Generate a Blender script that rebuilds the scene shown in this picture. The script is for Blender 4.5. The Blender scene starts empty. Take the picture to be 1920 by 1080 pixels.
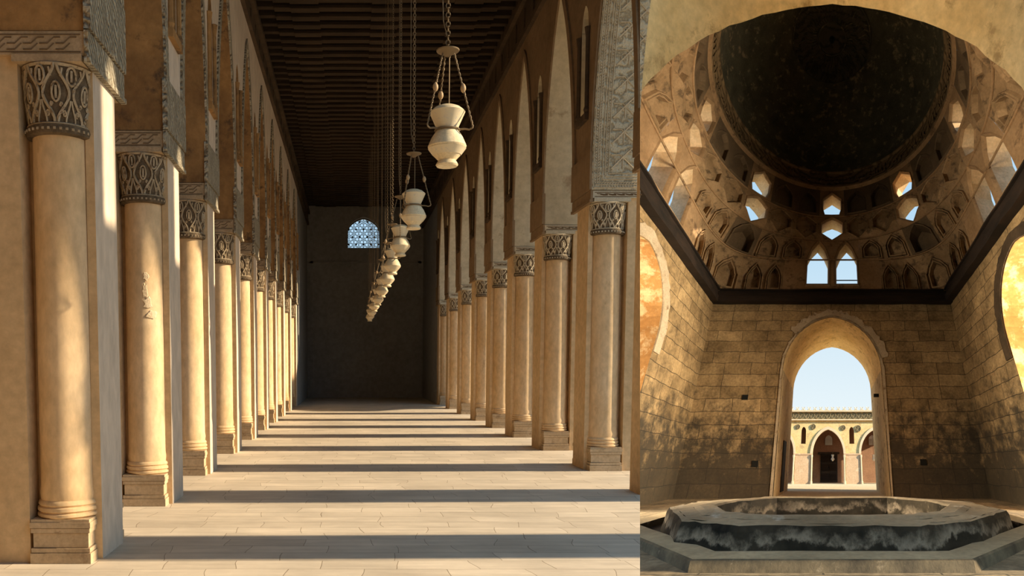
import bpy, bmesh, math, random
from mathutils import Vector, Matrix
random.seed(7)
C = bpy.context.scene.collection
PI = math.pi
V = Vector

# ------------------------------------------------------------------ camera
CAMZ = 1.6
PITCH = math.radians(4)
F = 1500.0
cam = bpy.data.cameras.new('camera')
cam.sensor_width = 36
cam.lens = 36 * F / 1920
cam.shift_x = (960 - 655) / 1920
cam.shift_y = (789 - 540) / 1920
cam.clip_end = 1000
co = bpy.data.objects.new('camera', cam)
co.location = (0, 0, CAMZ)
co.rotation_euler = (PI / 2 - PITCH, 0, 0)
C.objects.link(co)
bpy.context.scene.camera = co

RT = V((1, 0, 0))
FW = V((0, math.cos(PITCH), -math.sin(PITCH)))
UP = V((0, math.sin(PITCH), math.cos(PITCH)))

# ---- the domed fountain chamber stands on its own sloping site; its three axes
DV = RT * 6.335 + UP * 1.743 + FW * 10.5
UV_ = UP * 4.13
TH = math.radians(29.6)
EX = RT * 4.13
EY = DV * math.cos(TH) - UV_ * math.sin(TH)
EZ = DV * math.sin(TH) + UV_ * math.cos(TH)
O0 = V((0, 0, CAMZ))
def site(p):
    return O0 + EX * p[0] + EY * p[1] + EZ * p[2]

# party plane where the arcade wall ends and the chamber's side begins
PN = RT - FW * 0.36333
PN2 = RT - FW * 0.20      # the chamber carries on a little way behind the arcade

# ------------------------------------------------------------------ materials
def newmat(name):
    m = bpy.data.materials.new(name); m.use_nodes = True
    nt = m.node_tree
    b = nt.nodes['Principled BSDF']
    b.inputs['Roughness'].default_value = 0.85
    b.inputs['Specular IOR Level'].default_value = 0.2
    return m, nt, b
def N(nt, t, **kw):
    n = nt.nodes.new(t)
    for k, v in kw.items():
        if k in n.inputs: n.inputs[k].default_value = v
        else: setattr(n, k, v)
    return n
def c4(c): return (c[0], c[1], c[2], 1)
def coords(nt, src, sc=(1, 1, 1)):
    if src == 'site':
        a = N(nt, 'ShaderNodeAttribute'); a.attribute_name = 'site'; out = a.outputs['Vector']
    else:
        out = N(nt, 'ShaderNodeNewGeometry').outputs['Position']
    mp = N(nt, 'ShaderNodeMapping'); mp.inputs['Scale'].default_value = sc
    nt.links.new(out, mp.inputs['Vector'])
    return mp.outputs['Vector']
def noise(nt, vec, scale, detail=6, rough=.6):
    n = N(nt, 'ShaderNodeTexNoise'); n.inputs['Scale'].default_value = scale
    n.inputs['Detail'].default_value = detail; n.inputs['Roughness'].default_value = rough
    nt.links.new(vec, n.inputs['Vector']); return n.outputs['Fac']
def ramp(nt, fac, stops, interp='LINEAR'):
    r = N(nt, 'ShaderNodeValToRGB'); r.color_ramp.interpolation = interp
    els = r.color_ramp.elements
    while len(els) < len(stops): els.new(.5)
    for e, (p, c) in zip(els, stops):
        e.position = p; e.color = c4(c) if len(c) == 3 else c
    nt.links.new(fac, r.inputs['Fac']); return r.outputs['Color']
def mix(nt, fac, a, b, mode='MIX'):
    m = N(nt, 'ShaderNodeMix', data_type='RGBA', blend_type=mode)
    for s, v in ((0, fac), (6, a), (7, b)):
        if hasattr(v, 'links'): nt.links.new(v, m.inputs[s])
        else: m.inputs[s].default_value = v if s == 0 else c4(v)
    return m.outputs[2]
def bump(nt, b, h, strength=.3, dist=.02, prev=None):
    n = N(nt, 'ShaderNodeBump'); n.inputs['Strength'].default_value = strength
    n.inputs['Distance'].default_value = dist
    nt.links.new(h, n.inputs['Height'])
    if prev: nt.links.new(prev, n.inputs['Normal'])
    nt.links.new(n.outputs['Normal'], b.inputs['Normal']); return n.outputs['Normal']

def mat_mottled(name, c1, c2, c3=None, scale=1.5, src='pos', bstr=.25, bdist=.02, bscale=12, patch=.62, rough=.85, stretch=(1, 1, 1)):
    m, nt, b = newmat(name)
    v = coords(nt, src, stretch)
    col = ramp(nt, noise(nt, v, scale), [(.3, c1), (.68, c2)])
    if c3:
        f = ramp(nt, noise(nt, v, scale * 1.7, 8, .7), [(patch - .05, (0, 0, 0)), (patch + .04, (1, 1, 1))])
        col = mix(nt, f, col, c3)
    fine = ramp(nt, noise(nt, v, scale * 9, 4), [(.3, (.82, .82, .82)), (.7, (1.1, 1.1, 1.1))])
    col = mix(nt, 1.0, col, fine, 'MULTIPLY')
    nt.links.new(col, b.inputs['Base Color'])
    b.inputs['Roughness'].default_value = rough
    bump(nt, b, noise(nt, v, bscale, 8, .65), bstr, bdist)
    return m

def mat_blocks(name, axes, c1, c2, mortar, bw, bh, src='site', soot=None, light=None, bstr=.6, bdist=.03, msize=.015, nscale=1.3, off=.5, sx=1.0):
    """courses of cut stone; axes picks two of the coordinates"""
    m, nt, b = newmat(name)
    v = coords(nt, src)
    sp = N(nt, 'ShaderNodeSeparateXYZ'); nt.links.new(v, sp.inputs[0])
    cb = N(nt, 'ShaderNodeCombineXYZ')
    nt.links.new(sp.outputs[axes[0]], cb.inputs[0]); nt.links.new(sp.outputs[axes[1]], cb.inputs[1])
    # wobble the joints a little
    wn = N(nt, 'ShaderNodeTexNoise'); wn.inputs['Scale'].default_value = nscale * 1.5
    nt.links.new(v, wn.inputs['Vector'])
    vm = N(nt, 'ShaderNodeVectorMath', operation='MULTIPLY_ADD')
    nt.links.new(wn.outputs['Color'], vm.inputs[0]); vm.inputs[1].default_value = (bh * .22,) * 3
    nt.links.new(cb.outputs[0], vm.inputs[2])
    br = N(nt, 'ShaderNodeTexBrick'); nt.links.new(vm.outputs[0], br.inputs['Vector'])
    br.inputs['Scale'].default_value = 1; br.inputs['Brick Width'].default_value = bw
    br.inputs['Row Height'].default_value = bh; br.inputs['Mortar Size'].default_value = msize
    br.inputs['Mortar Smooth'].default_value = .4; br.inputs['Bias'].default_value = 0
    br.offset = off; br.squash = 1.6; br.squash_frequency = 3
    br.inputs['Color1'].default_value = c4(c1); br.inputs['Color2'].default_value = c4(c2); br.inputs['Mortar'].default_value = c4(mortar)
    col = br.outputs['Color']
    f = ramp(nt, noise(nt, v, nscale, 8, .65), [(.28, (.48, .46, .43)), (.68, (1.35, 1.32, 1.24))])
    col = mix(nt, 1.0, col, f, 'MULTIPLY')
    g = ramp(nt, noise(nt, v, nscale * 8, 6, .7), [(.3, (.7, .7, .7)), (.7, (1.15, 1.15, 1.15))])
    col = mix(nt, 1.0, col, g, 'MULTIPLY')
    if light:
        lf = ramp(nt, noise(nt, v, nscale * .8, 3, .5), [(.6, (0, 0, 0)), (.66, (.8, .8, .8))])
        col = mix(nt, lf, col, light)
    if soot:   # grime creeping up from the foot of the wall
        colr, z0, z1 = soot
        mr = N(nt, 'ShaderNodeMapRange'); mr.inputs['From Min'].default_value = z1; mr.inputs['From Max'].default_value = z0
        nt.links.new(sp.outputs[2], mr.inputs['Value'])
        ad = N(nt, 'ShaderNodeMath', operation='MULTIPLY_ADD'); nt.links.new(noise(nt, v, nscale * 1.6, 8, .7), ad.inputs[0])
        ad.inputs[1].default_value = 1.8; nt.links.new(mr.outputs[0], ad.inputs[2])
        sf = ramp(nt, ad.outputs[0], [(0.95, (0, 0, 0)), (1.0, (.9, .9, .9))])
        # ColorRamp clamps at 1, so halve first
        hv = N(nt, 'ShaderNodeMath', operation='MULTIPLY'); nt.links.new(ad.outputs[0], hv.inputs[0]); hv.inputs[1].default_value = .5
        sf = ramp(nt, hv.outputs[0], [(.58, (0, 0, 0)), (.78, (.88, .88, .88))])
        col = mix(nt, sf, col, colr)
    nt.links.new(col, b.inputs['Base Color'])
    inv = N(nt, 'ShaderNodeMath', operation='SUBTRACT'); inv.inputs[0].default_value = 1; nt.links.new(br.outputs['Fac'], inv.inputs[1])
    n1 = bump(nt, b, inv.outputs[0], bstr, bdist)
    bump(nt, b, noise(nt, v, nscale * 9, 8, .7), bstr, bdist * .8, n1)
    return m

M = {}
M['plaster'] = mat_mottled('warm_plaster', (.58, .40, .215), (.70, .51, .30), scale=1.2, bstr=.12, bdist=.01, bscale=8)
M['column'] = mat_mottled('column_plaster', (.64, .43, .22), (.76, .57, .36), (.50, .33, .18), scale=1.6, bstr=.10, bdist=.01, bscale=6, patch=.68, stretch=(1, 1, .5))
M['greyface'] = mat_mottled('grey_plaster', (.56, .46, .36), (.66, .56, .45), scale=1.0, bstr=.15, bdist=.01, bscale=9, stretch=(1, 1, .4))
M['intr_l'] = mat_mottled('bounce_orange_stucco', (.22, .12, .05), (.46, .26, .10), (.13, .08, .045), scale=1.3, bstr=.5, bdist=.03, bscale=7, patch=.6)  # orange-brown puts warm bounced light on the left arches into the colour
M['intr_r'] = mat_mottled('pale_stucco', (.46, .38, .25), (.60, .52, .37), (.36, .27, .17), scale=.9, bstr=.2, bdist=.02, bscale=6, patch=.66)
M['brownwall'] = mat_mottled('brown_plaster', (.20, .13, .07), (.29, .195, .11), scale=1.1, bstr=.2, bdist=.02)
M['carved'] = None
def mat_carved(name, c1, c2, scale=22, dist=.03, src='pos'):
    m, nt, b = newmat(name)
    v = coords(nt, src)
    vo = N(nt, 'ShaderNodeTexVoronoi', feature='DISTANCE_TO_EDGE'); vo.inputs['Scale'].default_value = scale
    wn = N(nt, 'ShaderNodeTexWave', wave_type='RINGS'); wn.inputs['Scale'].default_value = scale * .25; wn.inputs['Distortion'].default_value = 9
    wn.inputs['Detail'].default_value = 2
    nt.links.new(v, vo.inputs['Vector']); nt.links.new(v, wn.inputs['Vector'])
    a = N(nt, 'ShaderNodeMath', operation='ADD'); nt.links.new(wn.outputs['Fac'], a.inputs[0]); nt.links.new(vo.outputs['Distance'], a.inputs[1])
    col = ramp(nt, a.outputs[0], [(.15, c1), (.7, c2)])
    col = mix(nt, ramp(nt, noise(nt, v, 3), [(.35, (0, 0, 0)), (.7, (.5, .5, .5))]), col, c1)
    nt.links.new(col, b.inputs['Base Color'])
    bump(nt, b, a.outputs[0], .9, dist)
    return m
M['carved'] = mat_carved('carved_stucco', (.20, .16, .11), (.50, .45, .34), 24)
M['carved_pale'] = mat_carved('pale_carved_stucco', (.33, .28, .19), (.60, .54, .40), 26, .02)
M['capbase'] = mat_mottled('capital_ground', (.085, .06, .035), (.20, .145, .09), scale=14, bstr=.8, bdist=.02, bscale=40)
M['vine'] = mat_mottled('carved_vine', (.36, .28, .18), (.52, .42, .29), (.22, .15, .09), scale=9, bstr=.3, bdist=.01, bscale=30, patch=.6)
M['vine_pale'] = mat_mottled('pale_vine', (.46, .38, .26), (.60, .51, .37), scale=9, bstr=.3, bdist=.01, bscale=30)
M['impost'] = mat_mottled('impost_stucco', (.40, .29, .17), (.52, .39, .25), scale=5, bstr=.4, bdist=.01, bscale=25)
M['impost_pale'] = mat_mottled('pale_impost', (.50, .43, .31), (.60, .53, .39), scale=5, bstr=.4, bdist=.01, bscale=25)
M['groove'] = mat_mottled('groove', (.12, .08, .045), (.18, .12, .07), scale=9)
M['plinth'] = mat_mottled('plinth_stone', (.48, .35, .21), (.60, .46, .30), (.36, .25, .15), scale=3, bstr=.3, bdist=.01, bscale=14, patch=.63)
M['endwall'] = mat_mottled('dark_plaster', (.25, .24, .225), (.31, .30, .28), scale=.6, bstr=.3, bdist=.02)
M['darkwood'] = mat_mottled('dark_timber', (.05, .033, .02), (.105, .07, .042), scale=2, bstr=.4, bdist=.01, stretch=(.3, 1, 1))
M['joist'] = mat_mottled('ceiling_timber', (.03, .020, .012), (.06, .039, .023), scale=3, bstr=.3, bdist=.01, stretch=(.3, 1, 1))
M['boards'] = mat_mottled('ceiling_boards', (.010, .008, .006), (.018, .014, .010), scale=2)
# paving
def mat_paving():
    m, nt, b = newmat('stone_paving')
    v = coords(nt, 'pos')
    wn = N(nt, 'ShaderNodeTexNoise'); wn.inputs['Scale'].default_value = .8; nt.links.new(v, wn.inputs['Vector'])
    vm = N(nt, 'ShaderNodeVectorMath', operation='MULTIPLY_ADD'); nt.links.new(wn.outputs['Color'], vm.inputs[0]); vm.inputs[1].default_value = (.5, .05, 0); nt.links.new(v, vm.inputs[2])
    br = N(nt, 'ShaderNodeTexBrick'); nt.links.new(vm.outputs[0], br.inputs['Vector'])
    br.inputs['Scale'].default_value = 1; br.inputs['Brick Width'].default_value = .62; br.inputs['Row Height'].default_value = .27
    br.inputs['Mortar Size'].default_value = .004; br.inputs['Mortar Smooth'].default_value = .3
    br.offset = .37; br.squash = 1.5; br.squash_frequency = 3
    br.inputs['Color1'].default_value = (.66, .58, .47, 1); br.inputs['Color2'].default_value = (.55, .48, .385, 1); br.inputs['Mortar'].default_value = (.33, .27, .20, 1)
    col = mix(nt, 1.0, br.outputs['Color'], ramp(nt, noise(nt, v, .9, 8, .65), [(.3, (.86, .85, .84)), (.7, (1.14, 1.12, 1.1))]), 'MULTIPLY')
    mp = N(nt, 'ShaderNodeMapping'); mp.inputs['Scale'].default_value = (1, 6, 1); nt.links.new(v, mp.inputs['Vector'])
    col = mix(nt, 1.0, col, ramp(nt, noise(nt, mp.outputs[0], 1.6, 6), [(.3, (.88, .87, .86)), (.7, (1.1, 1.1, 1.09))]), 'MULTIPLY')
    nt.links.new(col, b.inputs['Base Color']); b.inputs['Roughness'].default_value = .6
    inv = N(nt, 'ShaderNodeMath', operation='SUBTRACT'); inv.inputs[0].default_value = 1; nt.links.new(br.outputs['Fac'], inv.inputs[1])
    n1 = bump(nt, b, inv.outputs[0], .5, .008)
    bump(nt, b, noise(nt, v, 9, 8, .6), .2, .01, n1)
    return m
M['paving'] = mat_paving()
def mat_simple(name, c, rough=.6, metal=0, emis=None):
    m, nt, b = newmat(name); b.inputs['Base Color'].default_value = c4(c); b.inputs['Roughness'].default_value = rough; b.inputs['Metallic'].default_value = metal
    return m
def mat_glaze():
    m, nt, b = newmat('painted_glaze')
    v = coords(nt, 'pos')
    f = ramp(nt, noise(nt, v, 34, 6, .75), [(.56, (0, 0, 0)), (.66, (.7, .7, .7))])
    col = mix(nt, f, (.66, .56, .38), (.40, .40, .44))
    nt.links.new(col, b.inputs['Base Color']); b.inputs['Roughness'].default_value = .3
    b.inputs['Specular IOR Level'].default_value = .5
    return m
M['ceramic'] = mat_mottled('cream_ceramic', (.68, .54, .33), (.82, .70, .47), scale=6, bstr=.05, bdist=.002, rough=.35)
M['glaze'] = mat_glaze()
M['iron'] = mat_simple('rusty_iron', (.20, .145, .085), .6, .3)
M['bead'] = mat_simple('wooden_bead', (.42, .29, .16), .5)
# chamber
SB = dict(src='site')
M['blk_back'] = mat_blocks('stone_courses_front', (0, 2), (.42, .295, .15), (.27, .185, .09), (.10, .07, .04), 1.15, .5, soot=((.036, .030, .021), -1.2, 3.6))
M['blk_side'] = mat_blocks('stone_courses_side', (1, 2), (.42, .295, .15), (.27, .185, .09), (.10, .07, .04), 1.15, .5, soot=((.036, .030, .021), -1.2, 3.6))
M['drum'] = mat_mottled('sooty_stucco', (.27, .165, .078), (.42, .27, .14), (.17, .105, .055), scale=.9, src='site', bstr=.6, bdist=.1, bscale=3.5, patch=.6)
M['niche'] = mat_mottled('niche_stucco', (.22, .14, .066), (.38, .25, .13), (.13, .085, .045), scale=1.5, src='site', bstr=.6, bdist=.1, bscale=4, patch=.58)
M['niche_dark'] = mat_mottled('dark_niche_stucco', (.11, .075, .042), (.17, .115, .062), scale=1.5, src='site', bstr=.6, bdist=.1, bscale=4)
M['reveal'] = mat_mottled('daylit_window_stucco', (.62, .42, .22), (.80, .62, .40), (.50, .33, .17), scale=1.2, src='site', bstr=.4, bdist=.1, bscale=4, patch=.64)  # paler tone puts the daylight on the window reveals into the colour
M['dome'] = mat_mottled('blackened_dome', (.060, .058, .038), (.125, .115, .072), (.30, .23, .13), scale=1.5, src='site', bstr=.4, bdist=.1, bscale=4, patch=.60)
M['rosette'] = mat_carved('blackened_carving', (.04, .035, .022), (.10, .085, .055), 6, .06, 'site')
M['frieze'] = mat_carved('carved_frieze', (.10, .068, .034), (.28, .19, .095), 5, .06, 'site')
M['vault'] = mat_mottled('golden_plaster', (.66, .44, .17), (.84, .62, .30), (.46, .30, .12), scale=1.1, src='site', bstr=.5, bdist=.12, bscale=3, patch=.60)
M['jamb'] = mat_mottled('jamb_plaster', (.48, .35, .18), (.64, .49, .28), (.26, .18, .09), scale=1.3, src='site', bstr=.6, bdist=.12, bscale=3, patch=.60)
M['orange'] = mat_mottled('orange_plaster', (.27, .125, .034), (.36, .185, .058), (.48, .33, .16), scale=.9, src='site', bstr=.4, bdist=.1, patch=.56)
M['patch'] = mat_mottled('pale_patch', (.42, .32, .20), (.56, .45, .30), (.26, .18, .10), scale=2.2, src='site', bstr=.8, bdist=.12, bscale=5, patch=.62)
M['soot'] = mat_mottled('soot_plaster', (.04, .028, .017), (.10, .066, .036), (.04, .03, .02), scale=1.3, src='site', bstr=.5, bdist=.1, bscale=4)
M['timber'] = mat_mottled('blackened_timber', (.008, .006, .004), (.030, .018, .011), scale=1.2, src='site', bstr=.7, bdist=.1, bscale=3, stretch=(.4, 1, 3))
M['basin'] = mat_mottled('wet_black_stone', (.008, .0075, .005), (.06, .046, .028), (.20, .155, .10), scale=1.5, src='site', bstr=.6, bdist=.05, bscale=5, patch=.66, rough=.9)
def limescale(m):
    nt = m.node_tree; b = nt.nodes['Principled BSDF']; b.inputs['Specular IOR Level'].default_value = .08
    v = coords(nt, 'site'); sp = N(nt, 'ShaderNodeSeparateXYZ'); nt.links.new(v, sp.inputs[0])
    mp = N(nt, 'ShaderNodeMapping'); mp.inputs['Scale'].default_value = (1, 1, .8); nt.links.new(v, mp.inputs[0])
    a = N(nt, 'ShaderNodeMath', operation='MULTIPLY_ADD'); nt.links.new(noise(nt, mp.outputs[0], 1.4, 7, .65), a.inputs[0]); a.inputs[1].default_value = .7
    nt.links.new(sp.outputs[2], a.inputs[2])     # z + .7 noise ~ -.8 + .35
    o = N(nt, 'ShaderNodeMath', operation='ADD'); nt.links.new(a.outputs[0], o.inputs[0]); o.inputs[1].default_value = .98
    f = ramp(nt, o.outputs[0], [(.46, (0, 0, 0)), (.50, (.6, .6, .6)), (.56, (.35, .35, .35)), (.63, (0, 0, 0))])
    br_ = ramp(nt, noise(nt, v, 4.5, 6, .7), [(.38, (0, 0, 0)), (.55, (1, 1, 1))])
    f = mix(nt, 1.0, f, br_, 'MULTIPLY')
    src = b.inputs['Base Color'].links[0].from_socket
    nt.links.new(mix(nt, f, src, (.42, .32, .21)), b.inputs['Base Color'])
limescale(M['basin'])
M['basin_top'] = mat_mottled('worn_basin_top', (.19, .145, .085), (.38, .29, .175), (.46, .40, .30), scale=1.1, src='site', bstr=.5, bdist=.08, bscale=6, patch=.64, rough=.8)
M['curb'] = mat_mottled('curb_stone', (.27, .205, .115), (.46, .35, .20), (.52, .43, .28), scale=1.4, src='site', bstr=.4, bdist=.08, bscale=6, patch=.68)
M['curbface'] = mat_mottled('stained_curb', (.05, .04, .025), (.21, .16, .09), (.36, .28, .17), scale=2.2, src='site', bstr=.6, bdist=.1, bscale=6, patch=.66)
M['chfloor'] = mat_blocks('worn_flagstones', (0, 1), (.34, .265, .165), (.24, .19, .12), (.09, .075, .05), 1.3, .9, bstr=.4, nscale=1.2)
M['court'] = mat_mottled('sandy_court', (.66, .55, .36), (.74, .63, .43), scale=.8, src='site', bstr=.1)
M['facade'] = mat_mottled('yellow_plaster', (.74, .52, .20), (.86, .66, .32), (.62, .43, .20), scale=1.2, src='site', bstr=.2, patch=.6)
M['facade_pink'] = mat_mottled('pinkish_plaster', (.64, .42, .24), (.78, .55, .34), (.84, .68, .45), scale=1.6, src='site', bstr=.2, patch=.62)
M['stone_trim'] = mat_mottled('pale_trim', (.74, .58, .36), (.84, .68, .46), scale=3, src='site', bstr=.2)
M['ros_dark'] = mat_mottled('dark_relief', (.24, .19, .10), (.34, .27, .15), scale=6, src='site')
M['portico'] = mat_mottled('portico_wall', (.30, .17, .10), (.40, .235, .14), scale=1.5, src='site')
M['door'] = mat_mottled('dark_door', (.030, .024, .018), (.060, .045, .032), scale=4, src='site', stretch=(3, 1, .5))
M['lattice'] = mat_simple('dark_lattice', (.035, .03, .025), .8)
M['palelattice'] = mat_simple('pale_lattice', (.75, .76, .72), .8)
M['patch_pale'] = mat_mottled('scratched_lime', (.66, .50, .31), (.80, .66, .46), scale=9, bstr=.4, bscale=40)
M['white'] = mat_simple('white_ceramic', (.8, .78, .7), .4)
M['drain'] = mat_simple('void_black', (.01, .01, .008), .9)

# ------------------------------------------------------------------ mesh builder
class MB:
    def __init__(s, tf=None):
        s.v = []; s.f = []; s.mi = []; s.tf = tf; s.cur = 0
    def vert(s, p): s.v.append(tuple(p)); return len(s.v) - 1
    def face(s, idx): s.f.append(tuple(idx)); s.mi.append(s.cur)
    def quad(s, *ps): s.face([s.vert(p) for p in ps])
    def box(s, a, b):
        x0, y0, z0 = a; x1, y1, z1 = b
        i = [s.vert(p) for p in ((x0,y0,z0),(x1,y0,z0),(x1,y1,z0),(x0,y1,z0),(x0,y0,z1),(x1,y0,z1),(x1,y1,z1),(x0,y1,z1))]
        for q in ((0,3,2,1),(4,5,6,7),(0,1,5,4),(1,2,6,5),(2,3,7,6),(3,0,4,7)): s.face([i[k] for k in q])
    def rings(s, rings, close=True, cap0=False, cap1=False):
        ids = [[s.vert(p) for p in r] for r in rings]
        n = len(rings[0])
        for a, b in zip(ids, ids[1:]):
            for k in range(n if close else n - 1):
                s.face((a[k], a[(k+1) % n], b[(k+1) % n], b[k]))
        if cap0: s.face(list(reversed(ids[0])))
        if cap1: s.face(ids[-1])
        return ids
    def lathe(s, prof, c=(0,0,0), n=32, cap=True):
        s.rings([[(c[0]+r*math.cos(2*PI*k/n), c[1]+r*math.sin(2*PI*k/n), c[2]+z) for k in range(n)] for r, z in prof], True, cap, cap)
    def tube(s, pts, r, n=5, closed=False, cap=True):
        pts = [V(p) for p in pts]; m = len(pts); rg = []
        ref = V((0.13, .21, .97))
        for i, p in enumerate(pts):
            if closed: t = pts[(i+1) % m] - pts[i-1]
            else: t = pts[min(i+1, m-1)] - pts[max(i-1, 0)]
            if t.length < 1e-9: t = V((0,0,1))
            t.normalize()
            a = t.cross(ref)
            if a.length < .05: a = t.cross(V((1,0,0)))
            a.normalize(); b = t.cross(a)
            rr = r[i] if isinstance(r, (list, tuple)) else r
            rg.append([p + a*rr*math.cos(2*PI*k/n) + b*rr*math.sin(2*PI*k/n) for k in range(n)])
        if closed: rg.append(rg[0])
        s.rings(rg, True, cap and not closed, cap and not closed)
    def prism(s, poly, z0, z1):
        n = len(poly)
        a = [s.vert((x, y, z0)) for x, y in poly]; b = [s.vert((x, y, z1)) for x, y in poly]
        s.face(list(reversed(a))); s.face(b)
        for k in range(n): s.face((a[k], a[(k+1) % n], b[(k+1) % n], b[k]))
    def build(s, name, mat, parent=None, smooth=False, cut=None, loc=None, kind=None, weld=False):
        me = bpy.data.meshes.new(name)
        off = V(parent_loc(parent)) if parent else (V(loc) if loc else V((0,0,0)))
        if s.tf: pts = [s.tf(p) - off for p in s.v]
        else: pts = [V(p) for p in s.v]
        me.from_pydata([tuple(p) for p in pts], [], s.f)
        mats = mat if isinstance(mat, (list, tuple)) else [mat]
        for m in mats: me.materials.append(m)
        me.polygons.foreach_set('material_index', s.mi)
        if s.tf:
            at = me.attributes.new('site', 'FLOAT_VECTOR', 'POINT')
            at.data.foreach_set('vector', [c for p in s.v for c in p])
        bm = bmesh.new(); bm.from_mesh(me)
        if weld: bmesh.ops.remove_doubles(bm, verts=bm.verts, dist=1e-4)
        if cut:
            # keep only what stands on one side of the party plane
            base = off if s.tf else (V(parent_loc(parent)) if parent else V((0,0,0)))
            if not s.tf and loc: base = V(loc)
            pn = PN if cut == 'hall' else -PN2
            r = bmesh.ops.bisect_plane(bm, geom=bm.verts[:]+bm.edges[:]+bm.faces[:], plane_co=O0-base, plane_no=pn, clear_outer=True)
            ed = [e for e in r['geom_cut'] if isinstance(e, bmesh.types.BMEdge)]
            if cut == 'hall' and ed:
                try: bmesh.ops.holes_fill(bm, edges=ed, sides=0)
                except Exception: pass
        bmesh.ops.recalc_face_normals(bm, faces=bm.faces)
        bm.to_mesh(me); bm.free()
        if smooth:
            for p in me.polygons: p.use_smooth = True
            try: me.set_sharp_from_angle(angle=math.radians(42))
            except Exception: pass
        if len(me.vertices) == 0: return None
        o = bpy.data.objects.new(name, me)
        C.objects.link(o)
        if parent: o.parent = parent
        elif loc: o.location = loc
        if kind: o['kind'] = kind
        return o
LOCS = {}
def parent_loc(p):
    l = V((0,0,0))
    while p:
        l = l + p.location; p = p.parent
    return l
def tag(o, label=None, cat=None, group=None, kind=None):
    if label: o['label'] = label
    if cat: o['category'] = cat
    if group: o['group'] = group
    if kind: o['kind'] = kind
    return o
def empty(name, loc, label=None, cat=None, group=None):
    o = bpy.data.objects.new(name, None); C.objects.link(o); o.location = loc; o.empty_display_size = .2
    return tag(o, label, cat, group)
def copy_tree(o, parent=None):
    c = o.copy(); C.objects.link(c); c.parent = parent
    for ch in list(o.children): copy_tree(ch, c)
    return c

# wall built of upright strips with real openings; strips: list of (h, [(zlo, zhi), ...]) pairs
def strip_wall(mb, put, hs, solids, t0, t1, m_face=0, m_intr=1, m_back=None, zsub=None):
    """put(h,t,z)->point. solids(ha,hb)-> list of ((lo_a,lo_b),(hi_a,hi_b),top_is_outer)"""
    for ha, hb in zip(hs, hs[1:]):
        for (la, lb), (ua, ub) in solids(ha, hb):
            mb.cur = m_face
            # subdivide vertically for a denser mesh
            mb.quad(put(ha,t0,la), put(hb,t0,lb), put(hb,t0,ub), put(ha,t0,ua))
            mb.cur = m_back if m_back is not None else m_face
            mb.quad(put(hb,t1,lb), put(ha,t1,la), put(ha,t1,ua), put(hb,t1,ub))
            mb.cur = m_intr
            mb.quad(put(ha,t0,la), put(ha,t1,la), put(hb,t1,lb), put(hb,t0,lb))
            mb.quad(put(ha,t0,ua), put(hb,t0,ub), put(hb,t1,ub), put(ha,t1,ua))
    mb.cur = 0
def side(mb, put, h, t0, t1, z0, z1, m=1):
    mb.cur = m; mb.quad(put(h,t0,z0), put(h,t1,z0), put(h,t1,z1), put(h,t0,z1)); mb.cur = 0

def pointed(u, a, k=1.3):
    """height of a two-centred arch of half span a, at offset u, normalised so the apex is 1"""
    u = abs(u); R = k * a
    if u >= a: return 0.0
    top = math.sqrt(R*R - (R-a)**2)
    return math.sqrt(max(0, R*R - (u + R - a)**2)) / top

# ================================================================== THE HALL
LX, RX = -2.04, 3.585
PL = .93                      # pier length along the hall
LW, RW = 1.3, .70             # wall thickness left / right
LEFT = [6.36, 8.98, 11.5, 14.35, 17.05, 19.6, 22.1, 24.8, 27.6, 30.6]
RIGHT = [9.22, 12.0, 14.9, 17.6, 20.25, 22.9, 25.9, 29.0, 32.0]
SPR = 4.12; APEX = 7.85; WTOP = 8.15
END = 39.2

fl = MB()
fl.box((-8, -1, -.3), (24, END, 0))
tag(fl.build('floor', M['paving'], cut='hall'), kind='structure')

def arcade_wall(name, x0, x1, piers, ystart, yend, spr, apex, wlo, whi, wtop, mats, cut=None, sgn=1):
    """x0 = hall face, x1 = back face"""
    hs = set([ystart, yend]); windows = []; arches = []
    edges = [(p, p+PL) for p in piers]
    spans = []
    prev = None
    for (a, b) in edges:
        if prev is not None: spans.append((prev, a))
        prev = b
    first, last = edges[0][0], edges[-1][1]
    if ystart < first: spans.insert(0, (first - (edges[1][0]-edges[0][1]), first))
    for (a, b) in spans:
        c = (a+b)/2; h = (b-a)/2; arches.append((c, h))
        for k in range(25):
            y = c - h*math.cos(PI*k/24)
            if ystart <= y <= yend: hs.add(round(y, 4))
        hs.add(round(c, 4))
    for (a, b) in edges:
        c = (a+b)/2; windows.append(c)
        for k in range(-4, 5): hs.add(round(c + .17*k/4, 4))
    hs = sorted(hs)
    def low(y):
        for c, h in arches:
            if abs(y-c) < h: return spr + (apex-spr)*pointed(y-c, h, 2.2)
        return spr
    def solids(a, b):
        m = (a+b)/2
        for c in windows:
            if abs(m-c) < .17:
                f = lambda y: whi - .35 + .35*pointed(y-c, .1701, 1.4)
                return [((low(a), low(b)), (wlo, wlo)), ((f(a), f(b)), (wtop, wtop))]
        return [((low(a), low(b)), (wtop, wtop))]
    mb = MB(); put = lambda h, t, z: (t, h, z)
    strip_wall(mb, put, hs, solids, x0, x1)
    for c in windows:
        for s in (-.17, .17): side(mb, put, c+s, x0, x1, wlo, whi-.35)
    side(mb, put, ystart, x0, x1, low(ystart) if low(ystart) > spr else spr, wtop); side(mb, put, yend, x0, x1, spr, wtop)
    o = mb.build(name, mats, cut=cut); tag(o, kind='structure')
    return o, arches, windows, low

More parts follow.
